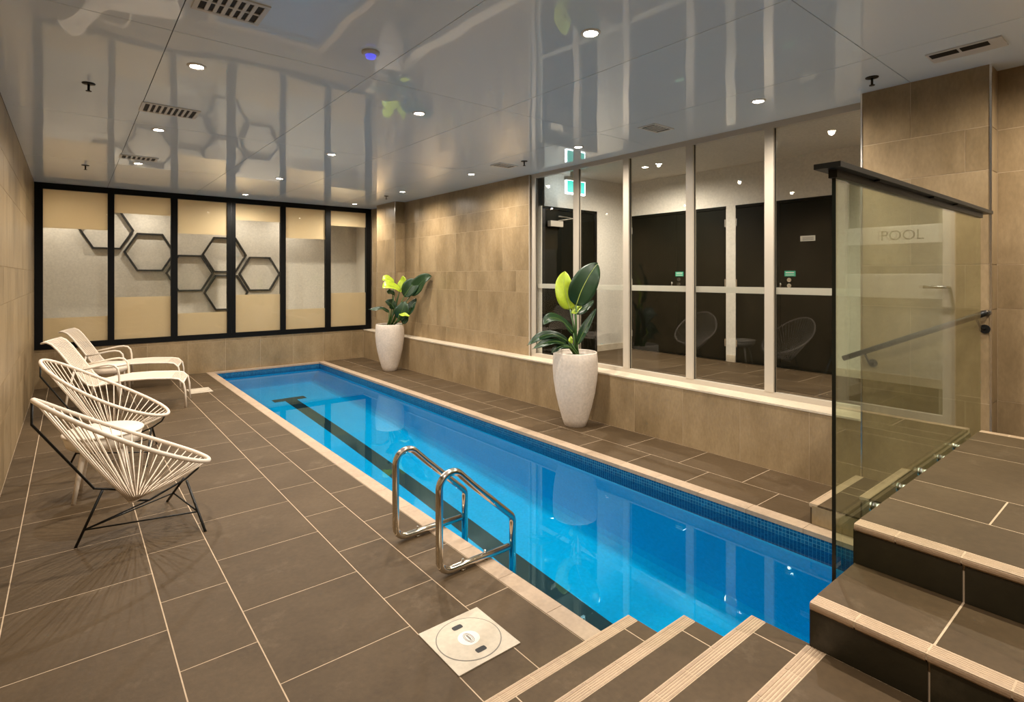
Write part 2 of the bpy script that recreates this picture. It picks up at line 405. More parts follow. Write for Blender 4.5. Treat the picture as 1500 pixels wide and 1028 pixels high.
box('corner_trim', 'aluminium', XR - .006, XR + .010, 5.806, 5.816, ZW, ZC - .001, wall_right)
wn = box('wall_near', 'white_plaster', XL - .15, XR + .2, YN - .15, YN, -.1, ZC, kind='structure', label='plain wall closing the hall behind the steps')
# the ledge along the right wall
led = MB(); led.box(XLED + WT - .0068, XR + .12, 1.609, YE, -.1, ZW - .016)
ledge = led.build('trim_1', 'wgrout', kind='structure', label='low tiled ledge with pale stone top below the windows')
yy = 1.998
a = 1.615
js = [1.615] + [1.998 + .606 * i for i in range(15)]
for p, q in zip(js, js[1:] + [YE]):
    q = min(q, YE)
    if q - p > .02: piece('wall_tile', 'wall', WT, q - p - .004, ZW - .024, (XLED, p + .002, .002), ledge)
MB().box(XLED - .006, XR + .11, 1.612, YE - .001, ZW - .016, ZW).build('ledge_top', 'sill', ledge)

# ------------------------------------------------------------------ ceiling of gloss panels
cl = box('ceiling', 'vent_dark', XL - .15, XR + .12, YN - .1, YE + .2, ZC + .012, ZC + .12, kind='structure', label='glossy pale grey panelled ceiling')
cx = [XL, .462, 1.662, 2.868, 4.068, XR + .04]; cy = [YN, -1.11, 1.29, 3.70, 6.13, 8.54, YE]
for xa, xb in zip(cx, cx[1:]):
    for ya, yb in zip(cy, cy[1:]):
        piece('ceiling_panel', 'ceiling', xb - xa - .005, yb - ya - .005, .011, (xa + .0025, ya + .0025, ZC), cl)

# ------------------------------------------------------------------ steps
def nosing_mesh(length, along):
    """grooved bullnose strip; local: length along x, front towards +y, top at z=0"""
    prof = []
    d, h = .054, .026
    prof += [(0.0, -h), (0.0, 0.0)]
    for g in range(4):
        y0 = .006 + g * .009
        prof += [(y0, 0.0), (y0 + .001, -.0022), (y0 + .004, -.0022), (y0 + .005, 0.0)]
    prof += [(.046, 0.0), (.0505, -.0018), (.0535, -.006), (.0545, -.012), (.0535, -.019), (.050, -.024), (.046, -h)]
    b_ = MB()
    poly = list(reversed(prof))
    b_.prism(poly, 'x', 0, length)
    return b_
_nos = {}
def nosing(parent, x, y, z, length, rot):
    key = round(length, 4)
    if key not in _nos:
        me = nosing_mesh(length, 'x').mesh('nosing_tile'); me.materials.append(M['nosing']); _nos[key] = me
    return link('nosing_tile', _nos[key], parent, (x, y, z), rot=(0, 0, rot))
def step_y(parent, x0, x1, yf, yb, z, joints, njo, side=None):
    """one step whose nose runs along x at y=yf (facing +y); tread reaches back to yb"""
    # nosing pieces
    xs = sorted([x0, x1] + [j for j in [njo + .16 * i for i in range(-20, 40)] if x0 + .02 < j < x1 - .02])
    for p, q in zip(xs, xs[1:]): nosing(parent, p + .0022, yf - .0545, z, round(q - p - .0045, 4), 0)
    box('nosing_joint', 'grout', x0 + .002, x1 - .002, yf - .054, yf - .0022, z - .018, z - .0012, parent)
    ts = sorted([x0, x1] + [j for j in joints if x0 + .02 < j < x1 - .02])
    for p, q in zip(ts, ts[1:]):
        piece('tread_tile', 'deck', q - p - GAP, (yf - .057) - yb - .004, .012, (p + GAP / 2, yb + .002, z - .012), parent)
        piece('riser_tile', 'deck', q - p - GAP, .010, RISE - .032, (p + GAP / 2, yf - .018, z - RISE + .002), parent)
st = empty('trim_2', (0, 0, 0), kind='structure', label='flight of grooved tiled steps from the deck up to the landing beside the loungers')
core = MB()
for i in range(4):
    core.box(XL, XS - .006 if i < 3 else XS - .006, YN, YS[i] - .018, i * RISE - (.1 if i == 0 else .0), (i + 1) * RISE - .0007)
core.build('step_core', 'grout', st)
JX = [1.91 - .622 * i for i in range(5)]
for i in range(3):
    step_y(st, XL, XS, YS[i], YS[i + 1] - .03, (i + 1) * RISE, JX, .597)
step_y(st, XL, XR1 + .012, YS[3], YG - .36, 4 * RISE, JX, .654)
for i in range(3):    # pool-side ends of the steps
    piece('side_tile', 'wall', .006, YS[i] - YN - .02, RISE - .014, (XS - .007, YN, i * RISE), st)
lp = YG - .36
for p, q in zip([XL] + sorted(JX)[1:], sorted(JX)[1:]):
    if p > XR1: break
    q = min(q, XR1)
    y = lp
    while y > YN:
        y2 = max(y - .62, YN); piece('tread_tile', 'deck', q - p - GAP, y - y2 - GAP, .012, (p + GAP / 2, y2 + GAP / 2, 4 * RISE - .012), st); y = y2
# cross steps and bridge
br_ = empty('trim_3', (0, 0, 0), kind='structure', label='raised tiled bridge with dark risers crossing the pool end behind the glass')
core = MB()
core.box(XR1 + .018, 4.30, YN, YG - .008, 0, 5 * RISE - .0007).box(XR2 + .018, XPR - .02, YN, YG - .008, 5 * RISE - .01, 6 * RISE - .0007).box(4.29, XR, YN, YG, 0, 4 * RISE - .0007)
core.build('bridge_core', 'grout', br_)
def nose_run(x, z, rot, ylist):
    xa, xb = (x + .0022, x + .054) if rot > 0 else (x - .054, x - .0022)
    box('nosing_joint', 'grout', xa, xb, ylist[0] + .004, ylist[-1] - .004, z - .018, z - .0012, br_)
    for p, q in zip(ylist, ylist[1:]):
        ln_ = round(q - p - .0050, 4)
        if rot > 0: nosing(br_, x + .0545, p + .0025, z, ln_, R(90))   # faces -x
        else: nosing(br_, x - .0545, q - .0025, z, ln_, R(-90))          # faces +x
ny = [YG - .004 - .002, .612, .440, .270, .10, -.07]
while ny[-1] > YN + .1: ny.append(ny[-1] - .17)
ny.append(YN); ny = ny[::-1]
nose_run(XR1, 5 * RISE, 1, ny); nose_run(XR2, 6 * RISE, 1, ny); nose_run(XPR, 6 * RISE, -1, ny); nose_run(4.31, 5 * RISE, -1, ny)
ty = [YG - .004, .436, -.19, -.81, -1.43, YN][::-1]
def rows(xa, xb, z, ys):
    for p, q in zip(ys, ys[1:]):
        piece('tread_tile', 'deck', xb - xa - GAP, q - p - GAP, .012, (xa + GAP / 2, p + GAP / 2, z - .012), br_)
rows(XR1 + .0575, XR2 + .02, 5 * RISE, ty)
rows(XR2 + .0575, 2.47, 6 * RISE, [YN, -1.3, -.5, .12, YG - .004])
rows(2.47, 2.772, 6 * RISE, ty)
rows(2.772, 3.388, 6 * RISE, [YN, -1.52, -.9, -.28, .30, YG - .004])
rows(3.388, 3.686, 6 * RISE, [YN, -1.7, -1.1, -.5, .12, YG - .004])
rows(3.686, XPR - .0575, 6 * RISE, ty)
rows(XPR - .02, 4.31 - .0575, 5 * RISE, ty)
rows(4.29, 4.66, 4 * RISE, ty); rows(4.66, XR, 4 * RISE, [YN, -1.1, -.5, .12, YG - .004])
for p, q in zip(ty, ty[1:]):
    piece('riser_tile', 'riser', .010, q - p - GAP, RISE - .029, (XR1 + .010, p + GAP / 2, 4 * RISE + .001), br_)
    piece('riser_tile', 'riser', .010, q - p - GAP, RISE - .029, (XR2 + .010, p + GAP / 2, 5 * RISE + .001), br_)
    piece('riser_tile', 'riser', .010, q - p - GAP, RISE - .029, (XPR - .020, p + GAP / 2, 5 * RISE + .001), br_)
    piece('riser_tile', 'riser', .010, q - p - GAP, RISE - .029, (4.29, p + GAP / 2, 4 * RISE + .001), br_)
for p, q in zip([XR2 + .02, 2.72, 3.33], [2.72, 3.33, XPR - .02]):
    piece('face_tile', 'riser', q - p - .004, .008, 6 * RISE - .03, (p, YG - .008, .002), br_)
piece('face_tile', 'riser', XR2 - XR1 - .006, .008, 5 * RISE - .03, (XR1 + .022, YG - .008, .002), br_)
piece('face_tile', 'riser', .33, .008, 5 * RISE - .03, (XPR - .018, YG - .008, .002), br_)
# far flight: from the right-hand walkway up to the bridge
sf = empty('trim_4', (0, 0, 0), kind='structure', label='grooved tiled steps up from the walkway behind the glass')
core = MB()
YF = [1.652, 1.345, 1.048, .752]
for i in range(4): core.box(XPR + .008, XLED, YG - .3 if i == 3 else YG - .02, YF[i] - .018, i * RISE - (.1 if i == 0 else 0), (i + 1) * RISE - .0007)
core.build('step_core', 'grout', sf)
for i in range(4):
    step_y(sf, XPR, XLED, YF[i], YF[i + 1] - .03 if i < 3 else YG - .02, (i + 1) * RISE, [4.34], 4.04)
    piece('side_tile', 'wall', .008, YF[i] - YG - .02, RISE - .016, (XPR, YG, i * RISE + .001), sf)

# ------------------------------------------------------------------ end window with black frame
w1 = empty('window_1', (0, YE, 0), kind='structure', label='six pane window in a black frame with frosted bands and hexagons behind')
def wb(par, name, m, x0, x1, y0, y1, z0, z1, off, **kw):
    o = box(name, m, x0, x1, y0, y1, z0, z1, par, **kw); o.location = (-off[0], -off[1], -off[2]); return o
off1 = (0, YE, 0)
FR0, FR1 = YE - .012, YE + .07
wb(w1, 'head', 'black_frame', XL + .001, 4.961, FR0, FR1, 3.03, ZC - .002, off1)
wb(w1, 'bottom_rail', 'black_frame', XL + .001, 4.961, FR0, FR1, ZW + .001, .675, off1)
jm = [(XL + .001, -.324), (.467, .553), (1.334, 1.432), (2.203, 2.340), (3.124, 3.220), (3.990, 4.096), (4.855, 4.961)]
for i, (p, q) in enumerate(jm):
    if i == 3:   # coupled double mullion with a groove
        wb(w1, 'mullion', 'black_frame', p, (p + q) / 2 - .006, FR0, FR1, .675, 3.03, off1)
        wb(w1, 'mullion', 'black_frame', (p + q) / 2 + .006, q, FR0, FR1, .675, 3.03, off1)
        wb(w1, 'joint_strip', 'black_metal', (p + q) / 2 - .006, (p + q) / 2 + .006, FR0 + .012, FR1, .675, 3.03, off1)
    else: wb(w1, 'jamb' if i in (0, 6) else 'mullion', 'black_frame', p, q, FR0, FR1, .675, 3.03, off1)
for i in range(6):
    xa, xb = jm[i][1], jm[i + 1][0]
    wb(w1, 'pane', 'glass', xa, xb, YE + .024, YE + .032, .675, 3.03, off1)
    lo, hi = ((1.06, 2.44), (1.36, 2.73))[i % 2]
    wb(w1, 'frosted_film', 'film', xa, xb, YE + .034, YE + .036, .675, lo, off1)
    wb(w1, 'frosted_film', 'film', xa, xb, YE + .034, YE + .036, hi, 3.03, off1)
# room beyond
YB = 12.24
nb = MB(); nb.box(XL - .1, XR + .3, YB, YB + .1, -.1, 3.3).box(XL - .12, XL - .02, YE + .16, YB, -.1, 3.3).box(XR + .2, XR + .3, YE + .16, YB, -.1, 3.3)
nb.build('wall_beyond', 'white_plaster', kind='structure', label='pale plaster wall beyond the black framed window')
box('floor_beyond', 'deck', XL - .1, XR + .3, YE + .165, YB, -.1, 0, kind='structure', label='floor of the room beyond the black framed window')
box('ceiling_beyond', 'white_plaster', XL - .1, XR + .3, YE + .205, YB, 3.14, 3.3, kind='structure', label='ceiling of the room beyond the black framed window')
hx = [(.507, 2.54), (1.157, 2.147), (1.81, 1.76), (2.42, 2.13), (2.45, 1.372), (3.08, 1.75)]
ht = ['uppermost, beside the frosted corner pane', 'second from the uppermost one', 'in the lower middle of the chain', 'in the upper middle of the chain', 'lowest of the chain', 'last of the chain, towards the planters']
for (hxx, hz), t in zip(hx, ht):
    h = empty('hexagon_frame', (hxx, YB - .001, hz), label='black hexagon frame on the pale wall, ' + t, cat='wall decoration', group='hexagon frames on the wall beyond the window')
    for k in range(6):
        a0, a1 = R(60 * k), R(60 * k + 60); ro, ri = .408, .372
        pts = [(ro * math.cos(a0), ro * math.sin(a0)), (ro * math.cos(a1), ro * math.sin(a1)), (ri * math.cos(a1), ri * math.sin(a1)), (ri * math.cos(a0), ri * math.sin(a0))]
        b_ = MB(); b_.prism([(x_, z_) for x_, z_ in pts], 'y', -.06, 0); b_.build('side', 'hex', h)

# ------------------------------------------------------------------ windows to the corridor
XWF = 5.03
w2 = empty('window_2', (XWF, 1.6, ZW), kind='structure', label='five pane pale aluminium window wall onto the corridor')
off2 = (XWF, 1.6, ZW)
wb(w2, 'head', 'aluminium', XWF, XWF + .05, 1.60, 5.806, 3.065, ZC + .01, off2)
wb(w2, 'bottom_rail', 'aluminium', XWF, XWF + .05, 1.60, 5.806, ZW, .632, off2)
my = [(1.60, 1.64), (2.406, 2.49), (3.241, 3.325), (4.08, 4.164), (4.894, 4.978), (5.72, 5.806)]
for i, (p, q) in enumerate(my):
    wb(w2, 'jamb' if i in (0, 5) else 'mullion', 'aluminium', XWF - .004, XWF + .05, p, q, .632, 3.065, off2)
for i in range(5):
    ya, yb = my[i][1], my[i + 1][0]
    wb(w2, 'pane', 'glass', XWF + .030, XWF + .036, ya, yb, .632, 3.065, off2)
    wb(w2, 'bead', 'black_metal', XWF + .020, XWF + .030, yb - .006, yb, .632, 3.065, off2)
    wb(w2, 'frosted_band', 'band', XWF + .037, XWF + .039, ya, yb, 1.535, 1.597, off2)
# corridor
XB = 6.85
ZCF = 4 * RISE
cf = box('floor_corridor', 'grout', XR + .12, XB, YN, 5.65, ZCF - .2, ZCF - .0007, kind='structure', label='dark tiled floor of the corridor behind the windows')
xs_ = [XR + .125, 5.50, 6.11, 6.72, XB]
for i, (p, q) in enumerate(zip(xs_, xs_[1:])):
    y = YN - .2 * i
    while y < 5.65:
        a, b_ = max(y, YN), min(y + .62, 5.65)
        if b_ - a > .03: piece('floor_tile', 'deck', q - p - GAP, b_ - a - GAP, DECK_TH, (p + GAP / 2, a + GAP / 2, ZCF - DECK_TH), cf)
        y += .62
box('threshold', 'deck', XR + .001, XR + .125, -.36, .44, ZCF - .03, ZCF, cf)
CZ = 3.16
box('ceiling_corridor', 'white_plaster', XR + .14, XB + .1, YN, 5.75, CZ, CZ + .1, kind='structure', label='white plaster ceiling of the corridor')
dA = [on_x(925, 400, XB).y, on_x(991, 400, XB).y, on_x(1063.5, 400, XB).y]
dC = [on_x(1077.5, 400, XB).y, on_x(1143, 400, XB).y, on_x(1223.5, 400, XB).y]
DT = 2.64
wc = MB()
wc.box(XB + .05, XB + .15, YN, 5.75, ZCF - .1, CZ)                       # backing
wc.box(XB, XB + .05, dA[0], 5.65, ZCF, CZ).box(XB, XB + .05, dC[0], dA[2], ZCF, CZ).box(XB, XB + .05, .95, dC[2], ZCF, CZ).box(XB, XB + .05, YN, .1, ZCF, CZ)
wc.box(XB, XB + .05, dA[2], dA[0], DT, CZ).box(XB, XB + .05, dC[2], dC[0], DT, CZ).box(XB, XB + .05, .1, .95, DT, CZ)
corr = wc.build('wall_corridor', 'hall_plaster', kind='structure', label='pale plaster corridor wall with dark double doors')
ED = (on_y(794, 300, 5.65).x, on_y(874, 312, 5.65).x)
we = MB(); we.box(ED[1], XB, 5.65, 5.75, ZCF - .1, CZ).box(XR + .14, ED[0], 5.65, 5.75, ZCF - .1, CZ).box(ED[0], ED[1], 5.65, 5.75, 2.68, CZ)
we.build('wall_corridor_end', 'hall_plaster', kind='structure', label='pale plaster end wall of the corridor beside the dark door')
box('wall_corridor_near', 'hall_plaster', XR + .2, XB, YN - .1, YN, ZCF - .1, CZ, kind='structure', label='near end wall of the corridor')
wi = MB(); wi.box(XR + .2, XR + .215, 5.82, 5.83, ZCF, CZ)
n = 0
for k, (p, q) in enumerate(((dA[0], 5.65), (dC[0], dA[2]), (.95, dC[2]), (YN, .1))):
    box('baseboard_%d' % (k + 1), 'sill', XB - .012, XB - .0005, min(p, q) + .001, max(p, q) - .013, ZCF, ZCF + .09, kind='structure', label='pale skirting board along the corridor wall')
box('baseboard_5', 'sill', ED[1] + .01, XB - .013, 5.638, 5.6495, ZCF, ZCF + .09, kind='structure', label='pale skirting board below the corridor end wall')
# white column in the corridor beyond the glass door
pc = MB(); pc.box(5.78, 6.0, -.74, -.52, ZCF, CZ); pcol = pc.build('column', 'hall_plaster', kind='structure', label='square white column in the corridor beyond the glass door')
box('column_base', 'sill', 5.765, 6.015, -.755, -.505, ZCF, ZCF + .10, pcol)
def leaf(n_, y0, y1, hinge, name, lab, handle=None, plate=False, lock=None):
    y0, y1 = min(y0, y1), max(y0, y1)
    d = empty(name, (XB + .02, (y0 + y1) / 2, ZCF), kind='structure', label=lab)
    o = (XB + .02, (y0 + y1) / 2, ZCF)
    wb(d, 'leaf', 'door', XB + .006, XB + .046, y0 + .0015, y1 - .0015, ZCF + .005, DT - .04, o)
    wb(d, 'door_frame', 'door', XB - .006, XB + .049, y0 + .001, y1 - .001, DT - .038, DT - .001, o)
    for hz in (.25, 1.05, 1.85):
        wb(d, 'hinge', 'chrome', XB - .004, XB + .006, hinge - .008, hinge + .008, ZCF + hz - .05, ZCF + hz + .05, o)
    if lock is not None:
        wb(d, 'notice', 'green', XB + .002, XB + .006, lock - .065, lock + .065, 1.70, 1.765, o)
        wb(d, 'notice_line', 'label_white', XB + .0005, XB + .002, lock - .05, lock + .05, 1.738, 1.752, o)
        wb(d, 'notice_line', 'label_white', XB + .0005, XB + .002, lock - .05, lock + .05, 1.712, 1.720, o)
        for z_ in (1.655, 1.585):
            b_ = MB().tube([(XB - .012, lock + .005, z_), (XB + .006, lock + .005, z_)], .026, 16); k_ = b_.build('lock_plate', 'chrome', d); k_.location = (-o[0], -o[1], -o[2])
        b_ = MB().tube([(XB - .05, lock + .09, 1.62), (XB - .05, lock + .09, 1.56)], .010, 8).tube([(XB - .05, lock + .09, 1.60), (XB + .006, lock + .09, 1.60)], .008, 8); k_ = b_.build('handle', 'chrome', d); k_.location = (-o[0], -o[1], -o[2])
    if plate:
        pc_ = on_x(1183, 349, XB); wb(d, 'plate', 'label_white', XB + .002, XB + .006, pc_.y - .085, pc_.y + .085, pc_.z - .032, pc_.z + .032, o)
        for dz_ in (.012, -.004, -.016): wb(d, 'plate_line', 'lid_mark', XB + .0008, XB + .002, pc_.y - .068, pc_.y + .06, pc_.z + dz_ - .003, pc_.z + dz_ + .003, o)
    return d
leaf(0, dA[0], dA[1], dA[0] - .012, 'door_1', 'dark corridor door leaf nearest the corridor end wall')
leaf(1, dA[1], dA[2], dA[2] + .012, 'door_2', 'dark corridor door leaf with green notice nearer the end wall', lock=on_x(995, 405, XB).y)
leaf(2, dC[0], dC[1], dC[0] - .012, 'door_3', 'dark corridor door leaf without a name plate, right of the white wall strip')
leaf(3, dC[1], dC[2], dC[2] + .012, 'door_4', 'dark corridor door leaf with white name plate and green notice', lock=on_x(1157, 405, XB).y, plate=True)
d5 = empty('door_5', ((ED[0] + ED[1]) / 2, 5.65, ZCF), kind='structure', label='dark door with closer in the corridor end wall below the exit sign')
o5 = ((ED[0] + ED[1]) / 2, 5.65, ZCF)
wb(d5, 'leaf', 'door', ED[0] + .03, ED[1] - .03, 5.665, 5.71, ZCF + .004, 2.64, o5)
wb(d5, 'door_frame', 'door', ED[0] + .001, ED[1] - .001, 5.64, 5.665, 2.641, 2.679, o5)
wb(d5, 'stile', 'black_metal', ED[0] + .001, ED[0] + .05, 5.64, 5.664, ZCF + .002, 2.64, o5)
wb(d5, 'stile', 'black_metal', ED[1] - .05, ED[1] - .001, 5.64, 5.664, ZCF + .002, 2.64, o5)
wb(d5, 'closer', 'aluminium', ED[0] + .12, ED[0] + .36, 5.60, 5.6645, 2.40, 2.48, o5)
b_ = MB().tube([(ED[0] + .28, 5.61, 2.485), (ED[0] + .55, 5.58, 2.53), (ED[0] + .30, 5.63, 2.55)], .010, 6); k_ = b_.build('closer_arm', 'aluminium', d5); k_.location = (-o5[0], -o5[1], -o5[2])
box('wall_beyond_door', 'black_metal', ED[0], ED[1], 5.745, 5.76, ZCF, 2.68, d5).location = (-o5[0], -o5[1], -o5[2])
# hanging exit sign
pe = on_y(828.5, 259, 5.3); pe2 = on_y(856, 287, 5.3)
ex = empty('exit_sign', ((pe.x + pe2.x) / 2, 5.3, pe2.z), label='lit green exit sign with glowing white edge above the corridor end door', cat='sign')
oe = ((pe.x + pe2.x) / 2, 5.3, pe2.z)
def eb(name, m, x0, x1, y0, y1, z0, z1):
    o = box(name, m, x0, x1, y0, y1, z0, z1, ex); o.location = (-oe[0], -oe[1], -oe[2])
eb('housing', 'detector', pe.x + .002, pe2.x - .002, 5.27, 5.33, pe.z - .04, pe.z + .01)
eb('diffuser', 'exit_edge', pe.x, pe2.x, 5.285, 5.315, pe2.z, pe.z - .041)
eb('legend', 'exit_green', pe.x + .016, pe2.x - .016, 5.282, 5.2845, pe2.z + .022, pe.z - .045)
eb('bracket', 'detector', pe.x + .1, pe.x + .16, 5.285, 5.315, pe.z + .01, CZ)

# glass door in the right wall on the landing side (seen mirrored in the balustrade)
d6 = empty('door_6', (XR + .06, .04, ZCF), kind='structure', label='glass door with frosted bands and POOL lettering on the landing')
o6 = (XR + .06, .04, ZCF)
def db(name, m, *a): return wb(d6, name, m, *a, o6)
db('stile', 'aluminium', XR + .04, XR + .08, .36, .438, ZCF + .01, 2.62)
db('stile', 'aluminium', XR + .04, XR + .08, -.355, -.28, ZCF + .01, 2.62)
db('head', 'aluminium', XR + .03, XR + .09, -.356, .438, 2.62, 2.658)
db('bottom_rail', 'aluminium', XR + .04, XR + .08, -.28, .36, ZCF + .01, ZCF + .10)
db('pane', 'glass', XR + .056, XR + .064, -.28, .36, ZCF + .10, 2.62)
db('frosted_band', 'band', XR + .051, XR + .055, -.28, .36, 1.955, 2.095)
db('frosted_band', 'band', XR + .051, XR + .055, -.28, .36, 1.53, 1.72)
b_ = MB().tube([(XR + .04, .40, 1.62), (XR - .03, .40, 1.62), (XR - .035, .39, 1.62), (XR - .035, .26, 1.62)], .011, 8); k_ = b_.build('handle', 'chrome', d6); k_.location = (-o6[0], -o6[1], -o6[2])
tc = bpy.data.curves.new('lettering', 'FONT'); tc.body = 'POOL'; tc.size = .11; tc.align_x = 'CENTER'; tc.extrude = .0005
to = bpy.data.objects.new('tmp', tc); C.objects.link(to); dg = bpy.context.evaluated_depsgraph_get()
tm = bpy.data.meshes.new_from_object(to.evaluated_get(dg)); bpy.data.objects.remove(to); tm.name = 'lettering'; tm.materials.clear(); tm.materials.append(M['lid_mark'])
lt = link('lettering', tm, d6, (XR + .050 - o6[0], .10 - o6[1], 1.985 - o6[2]), rot=(R(90), 0, R(90)))

# ------------------------------------------------------------------ glass balustrade
gx0, gx1, gy = 2.03, 4.075, .764
ba = empty('glass_balustrade', (3.0, gy, 6 * RISE), label='frameless glass balustrade with flat black cap rail on the bridge edge', cat='balustrade')
og = (3.0, gy, 6 * RISE)
def gb_(name, m, *a): return wb(ba, name, m, *a, og)
gb_('pane', 'rail_glass', gx0, gx1, gy - .006, gy + .006, .46, 2.06)
gb_('glass_edge', 'glass_edge', gx0 - .004, gx0 - .0005, gy - .006, gy + .006, .46, 2.06)
gb_('channel', 'black_metal', gx0 - .012, gx1 + .01, gy - .014, gy + .014, 2.035, 2.062)
gb_('cap_rail', 'black_metal', gx0 - .06, gx1 + .11, gy - .042, gy + .042, 2.062, 2.080)
for sx in (2.36, 3.05, 3.45): 
    b_ = MB().lathe([(.010, 0), (.010, .006)], (sx, gy - .024, 2.056), 10); k_ = b_.build('screw', 'black_frame', ba); k_.location = (-og[0], -og[1], -og[2])
for sx in (2.415, 2.72, 3.01, 3.31, 3.59):
    for dz in (0, -.16):
        b_ = MB().tube([(sx, YG - .001, .81 + dz), (sx, gy - .0065, .81 + dz)], .018, 14).tube([(sx, gy + .0065, .81 + dz), (sx, gy + .014, .81 + dz)], .020, 14)
        k_ = b_.build('standoff', 'chrome', ba); k_.location = (-og[0], -og[1], -og[2])
# black handrail on the pilaster beside the far steps
hr = empty('handrail', (4.72, 1.2, 1.0), label='sloping black tube handrail on the tiled pilaster beside the far steps', cat='handrail')
oh = (4.72, 1.2, 1.0)
def hb(b_, name, m='black_metal'):
    k_ = b_.build(name, m, hr); k_.location = (-oh[0], -oh[1], -oh[2])
p0 = Vector((4.72, 1.711, 1.056)); p1 = Vector((4.72, .86, 1.452))
hb(MB().tube([p0, p0.lerp(p1, .96), (4.722, .872, 1.448), (4.745, .862, 1.453), (4.795, .862, 1.453)], .020, 14), 'rail')
for yy, zz in ((1.56, 1.035), (.90, 1.345)):
    pr = p0.lerp(p1, (p0.y - yy) / (p0.y - p1.y))
    hb(MB().tube([(XLED - .001, yy - .03, zz), (XLED - .012, yy - .03, zz)], .030, 16), 'rosette')
    hb(MB().tube([(XLED - .012, yy - .03, zz), (4.735, yy - .02, zz + .005), (4.72, yy, pr.z - .018)], .008, 8), 'bracket')

# ------------------------------------------------------------------ pool entry rails
def entry_rail(y, t):
    o = empty('pool_grab_rail', (1.64, y, 0), label=t, cat='grab rail', group='pair of steel pool entry rails')
    pts = []
    def arc(cx_, cz_, r_, a0, a1, n_=8):
        for i in range(n_ + 1):
            a_ = R(a0 + (a1 - a0) * i / n_); pts.append((cx_ + r_ * math.cos(a_), 0, cz_ + r_ * math.sin(a_)))
    # foot bar end -> up -> over -> slope -> down into the water
    pts.append((.47, 0, .028)); pts.append((.10, 0, .028)); arc(.05, .105, .077, 270, 180, 7)
    arc(.055, .500, .082, 180, 42, 10); pts.append((.20, 0, .475))
    arc(.437, .178, .065, 42, 0, 5); pts.append((.502, 0, -.55))
    m_ = MB().tube(pts[0:], .0215, 14); m_.build('rail_tube', 'steel', o)
    for bx in (.13, .29): MB().lathe([(.009, 0), (.009, .012), (.006, .018), (0, .020)], (bx, 0, .047), 8).build('bolt', 'chrome', o)
    for bx in (.13, .29): MB().lathe([(.018, 0), (.018, .010)], (bx, 0, 0), 12).build('foot', 'steel', o)
    for z_ in (-.28, -.52): pass
    return o
entry_rail(2.65, 'bent steel pool rail beside the skimmer lid, nearer to the steps')
entry_rail(3.18, 'bent steel pool rail farther from the skimmer lid and steps')

# ------------------------------------------------------------------ skimmer lids
def skimmer(x0, x1, y0, y1, lab, full):
    cx_, cy_ = (x0 + x1) / 2, (y0 + y1) / 2; w, h = x1 - x0, y1 - y0
    o = empty('skimmer_lid', (cx_, cy_, 0), label=lab, cat='skimmer lid')
    MB().box(-w / 2, w / 2, -h / 2, h / 2, -.001, .005).build('plate', 'lid', o)
    r_ = min(w, h) / 2 * .90
    MB().lathe([(r_ + .0015, 0), (r_ + .0015, .0008), (r_ - .0025, .0008), (r_ - .0025, 0)], (0, 0, .005), 48, False).build('groove', 'hole' if not full else 'lid_mark', o)
    MB().lathe([(r_ - .003, 0), (r_ - .003, .0012), (0, .0012)], (0, 0, .005), 48, False).build('round_cover', 'lid', o)
    if full:
        for s_ in (-1, 1):
            b_ = MB(); pts = []
            for k in range(16):
                a_ = 2 * math.pi * k / 16; px_ = .014 * math.copysign(min(1, abs(math.cos(a_)) * 1.25), math.cos(a_)); py_ = .012 * math.copysign(min(1, abs(math.sin(a_)) * 1.25), math.sin(a_))
                pts.append((px_ * 1.9, py_ * 1.25 + s_ * .098))
            b_.prism(pts, 'z', .0063, .0069); b_.build('finger_slot', 'hole', o)
        MB().lathe([(.052, 0), (.052, .0008), (0, .0008)], (0, 0, .0062), 32, False).build('emblem_disc', 'lid_disc', o)
        for a_, b2 in ((.036, .020), (.029, .014)):
            pts = []
            for k in range(28):
                t = 2 * math.pi * k / 28; x_ = b2 * math.cos(t); y_ = a_ * math.sin(t); pts.append((x_, y_, .0072))
            MB().tube(pts, .0012, 5, True).build('emblem_oval', 'lid_mark', o)
        MB().box(-.0025, .0025, -.022, .022, .007, .0082).build('emblem_bar', 'lid_mark', o)
        MB().box(.004, .006, -.012, .020, .007, .0078).build('emblem_bar', 'lid_mark', o)
    return o
skimmer(1.283, 1.622, 1.948, 2.298, 'square cream skimmer lid with round cover and emblem set in the deck beside the rails', True)
skimmer(1.352, 1.642, 9.06, 9.44, 'plain cream skimmer lid in the deck in front of the loungers', False)

# ------------------------------------------------------------------ ceiling fittings
LIGHTS = [(x_, y_) for x_ in (.665, 2.365, 4.34) for y_ in (2.2, 4.22, 6.28, 8.31, 10.3) if (x_, y_) not in ((.665, 2.2), (.665, 10.3))]
dl = None
lampd = bpy.data.lights.new('downlight_lamp', 'SPOT'); lampd.energy = LIGHT_W; lampd.color = WARM; lampd.spot_size = R(170); lampd.spot_blend = 0.9; lampd.shadow_soft_size = 0.025
lampd.cycles.is_caustics_light = True
def downlight(x_, y_, z_, lab, group, data):
    o = empty('downlight', (x_, y_, z_), label=lab, cat='downlight', group=group)
    for nm in ('trim_ring', 'lens'):
        link(nm, DLM[nm], o, (0, 0, 0))
    lo = bpy.data.objects.new('lamp', data); C.objects.link(lo); lo.parent = o; lo.location = (0, 0, -.02)
    return o
DLM = {'trim_ring': MB().lathe([(.058, 0), (.058, -.004), (.046, -.010), (.040, -.006), (.040, 0)], n=28).mesh('trim_ring'), 'lens': MB().lathe([(0, -.004), (.0395, -.004), (.0395, 0)], n=24, smooth=False).mesh('lens')}
DLM['trim_ring'].materials.append(M['ring']); DLM['lens'].materials.append(M['lens'])
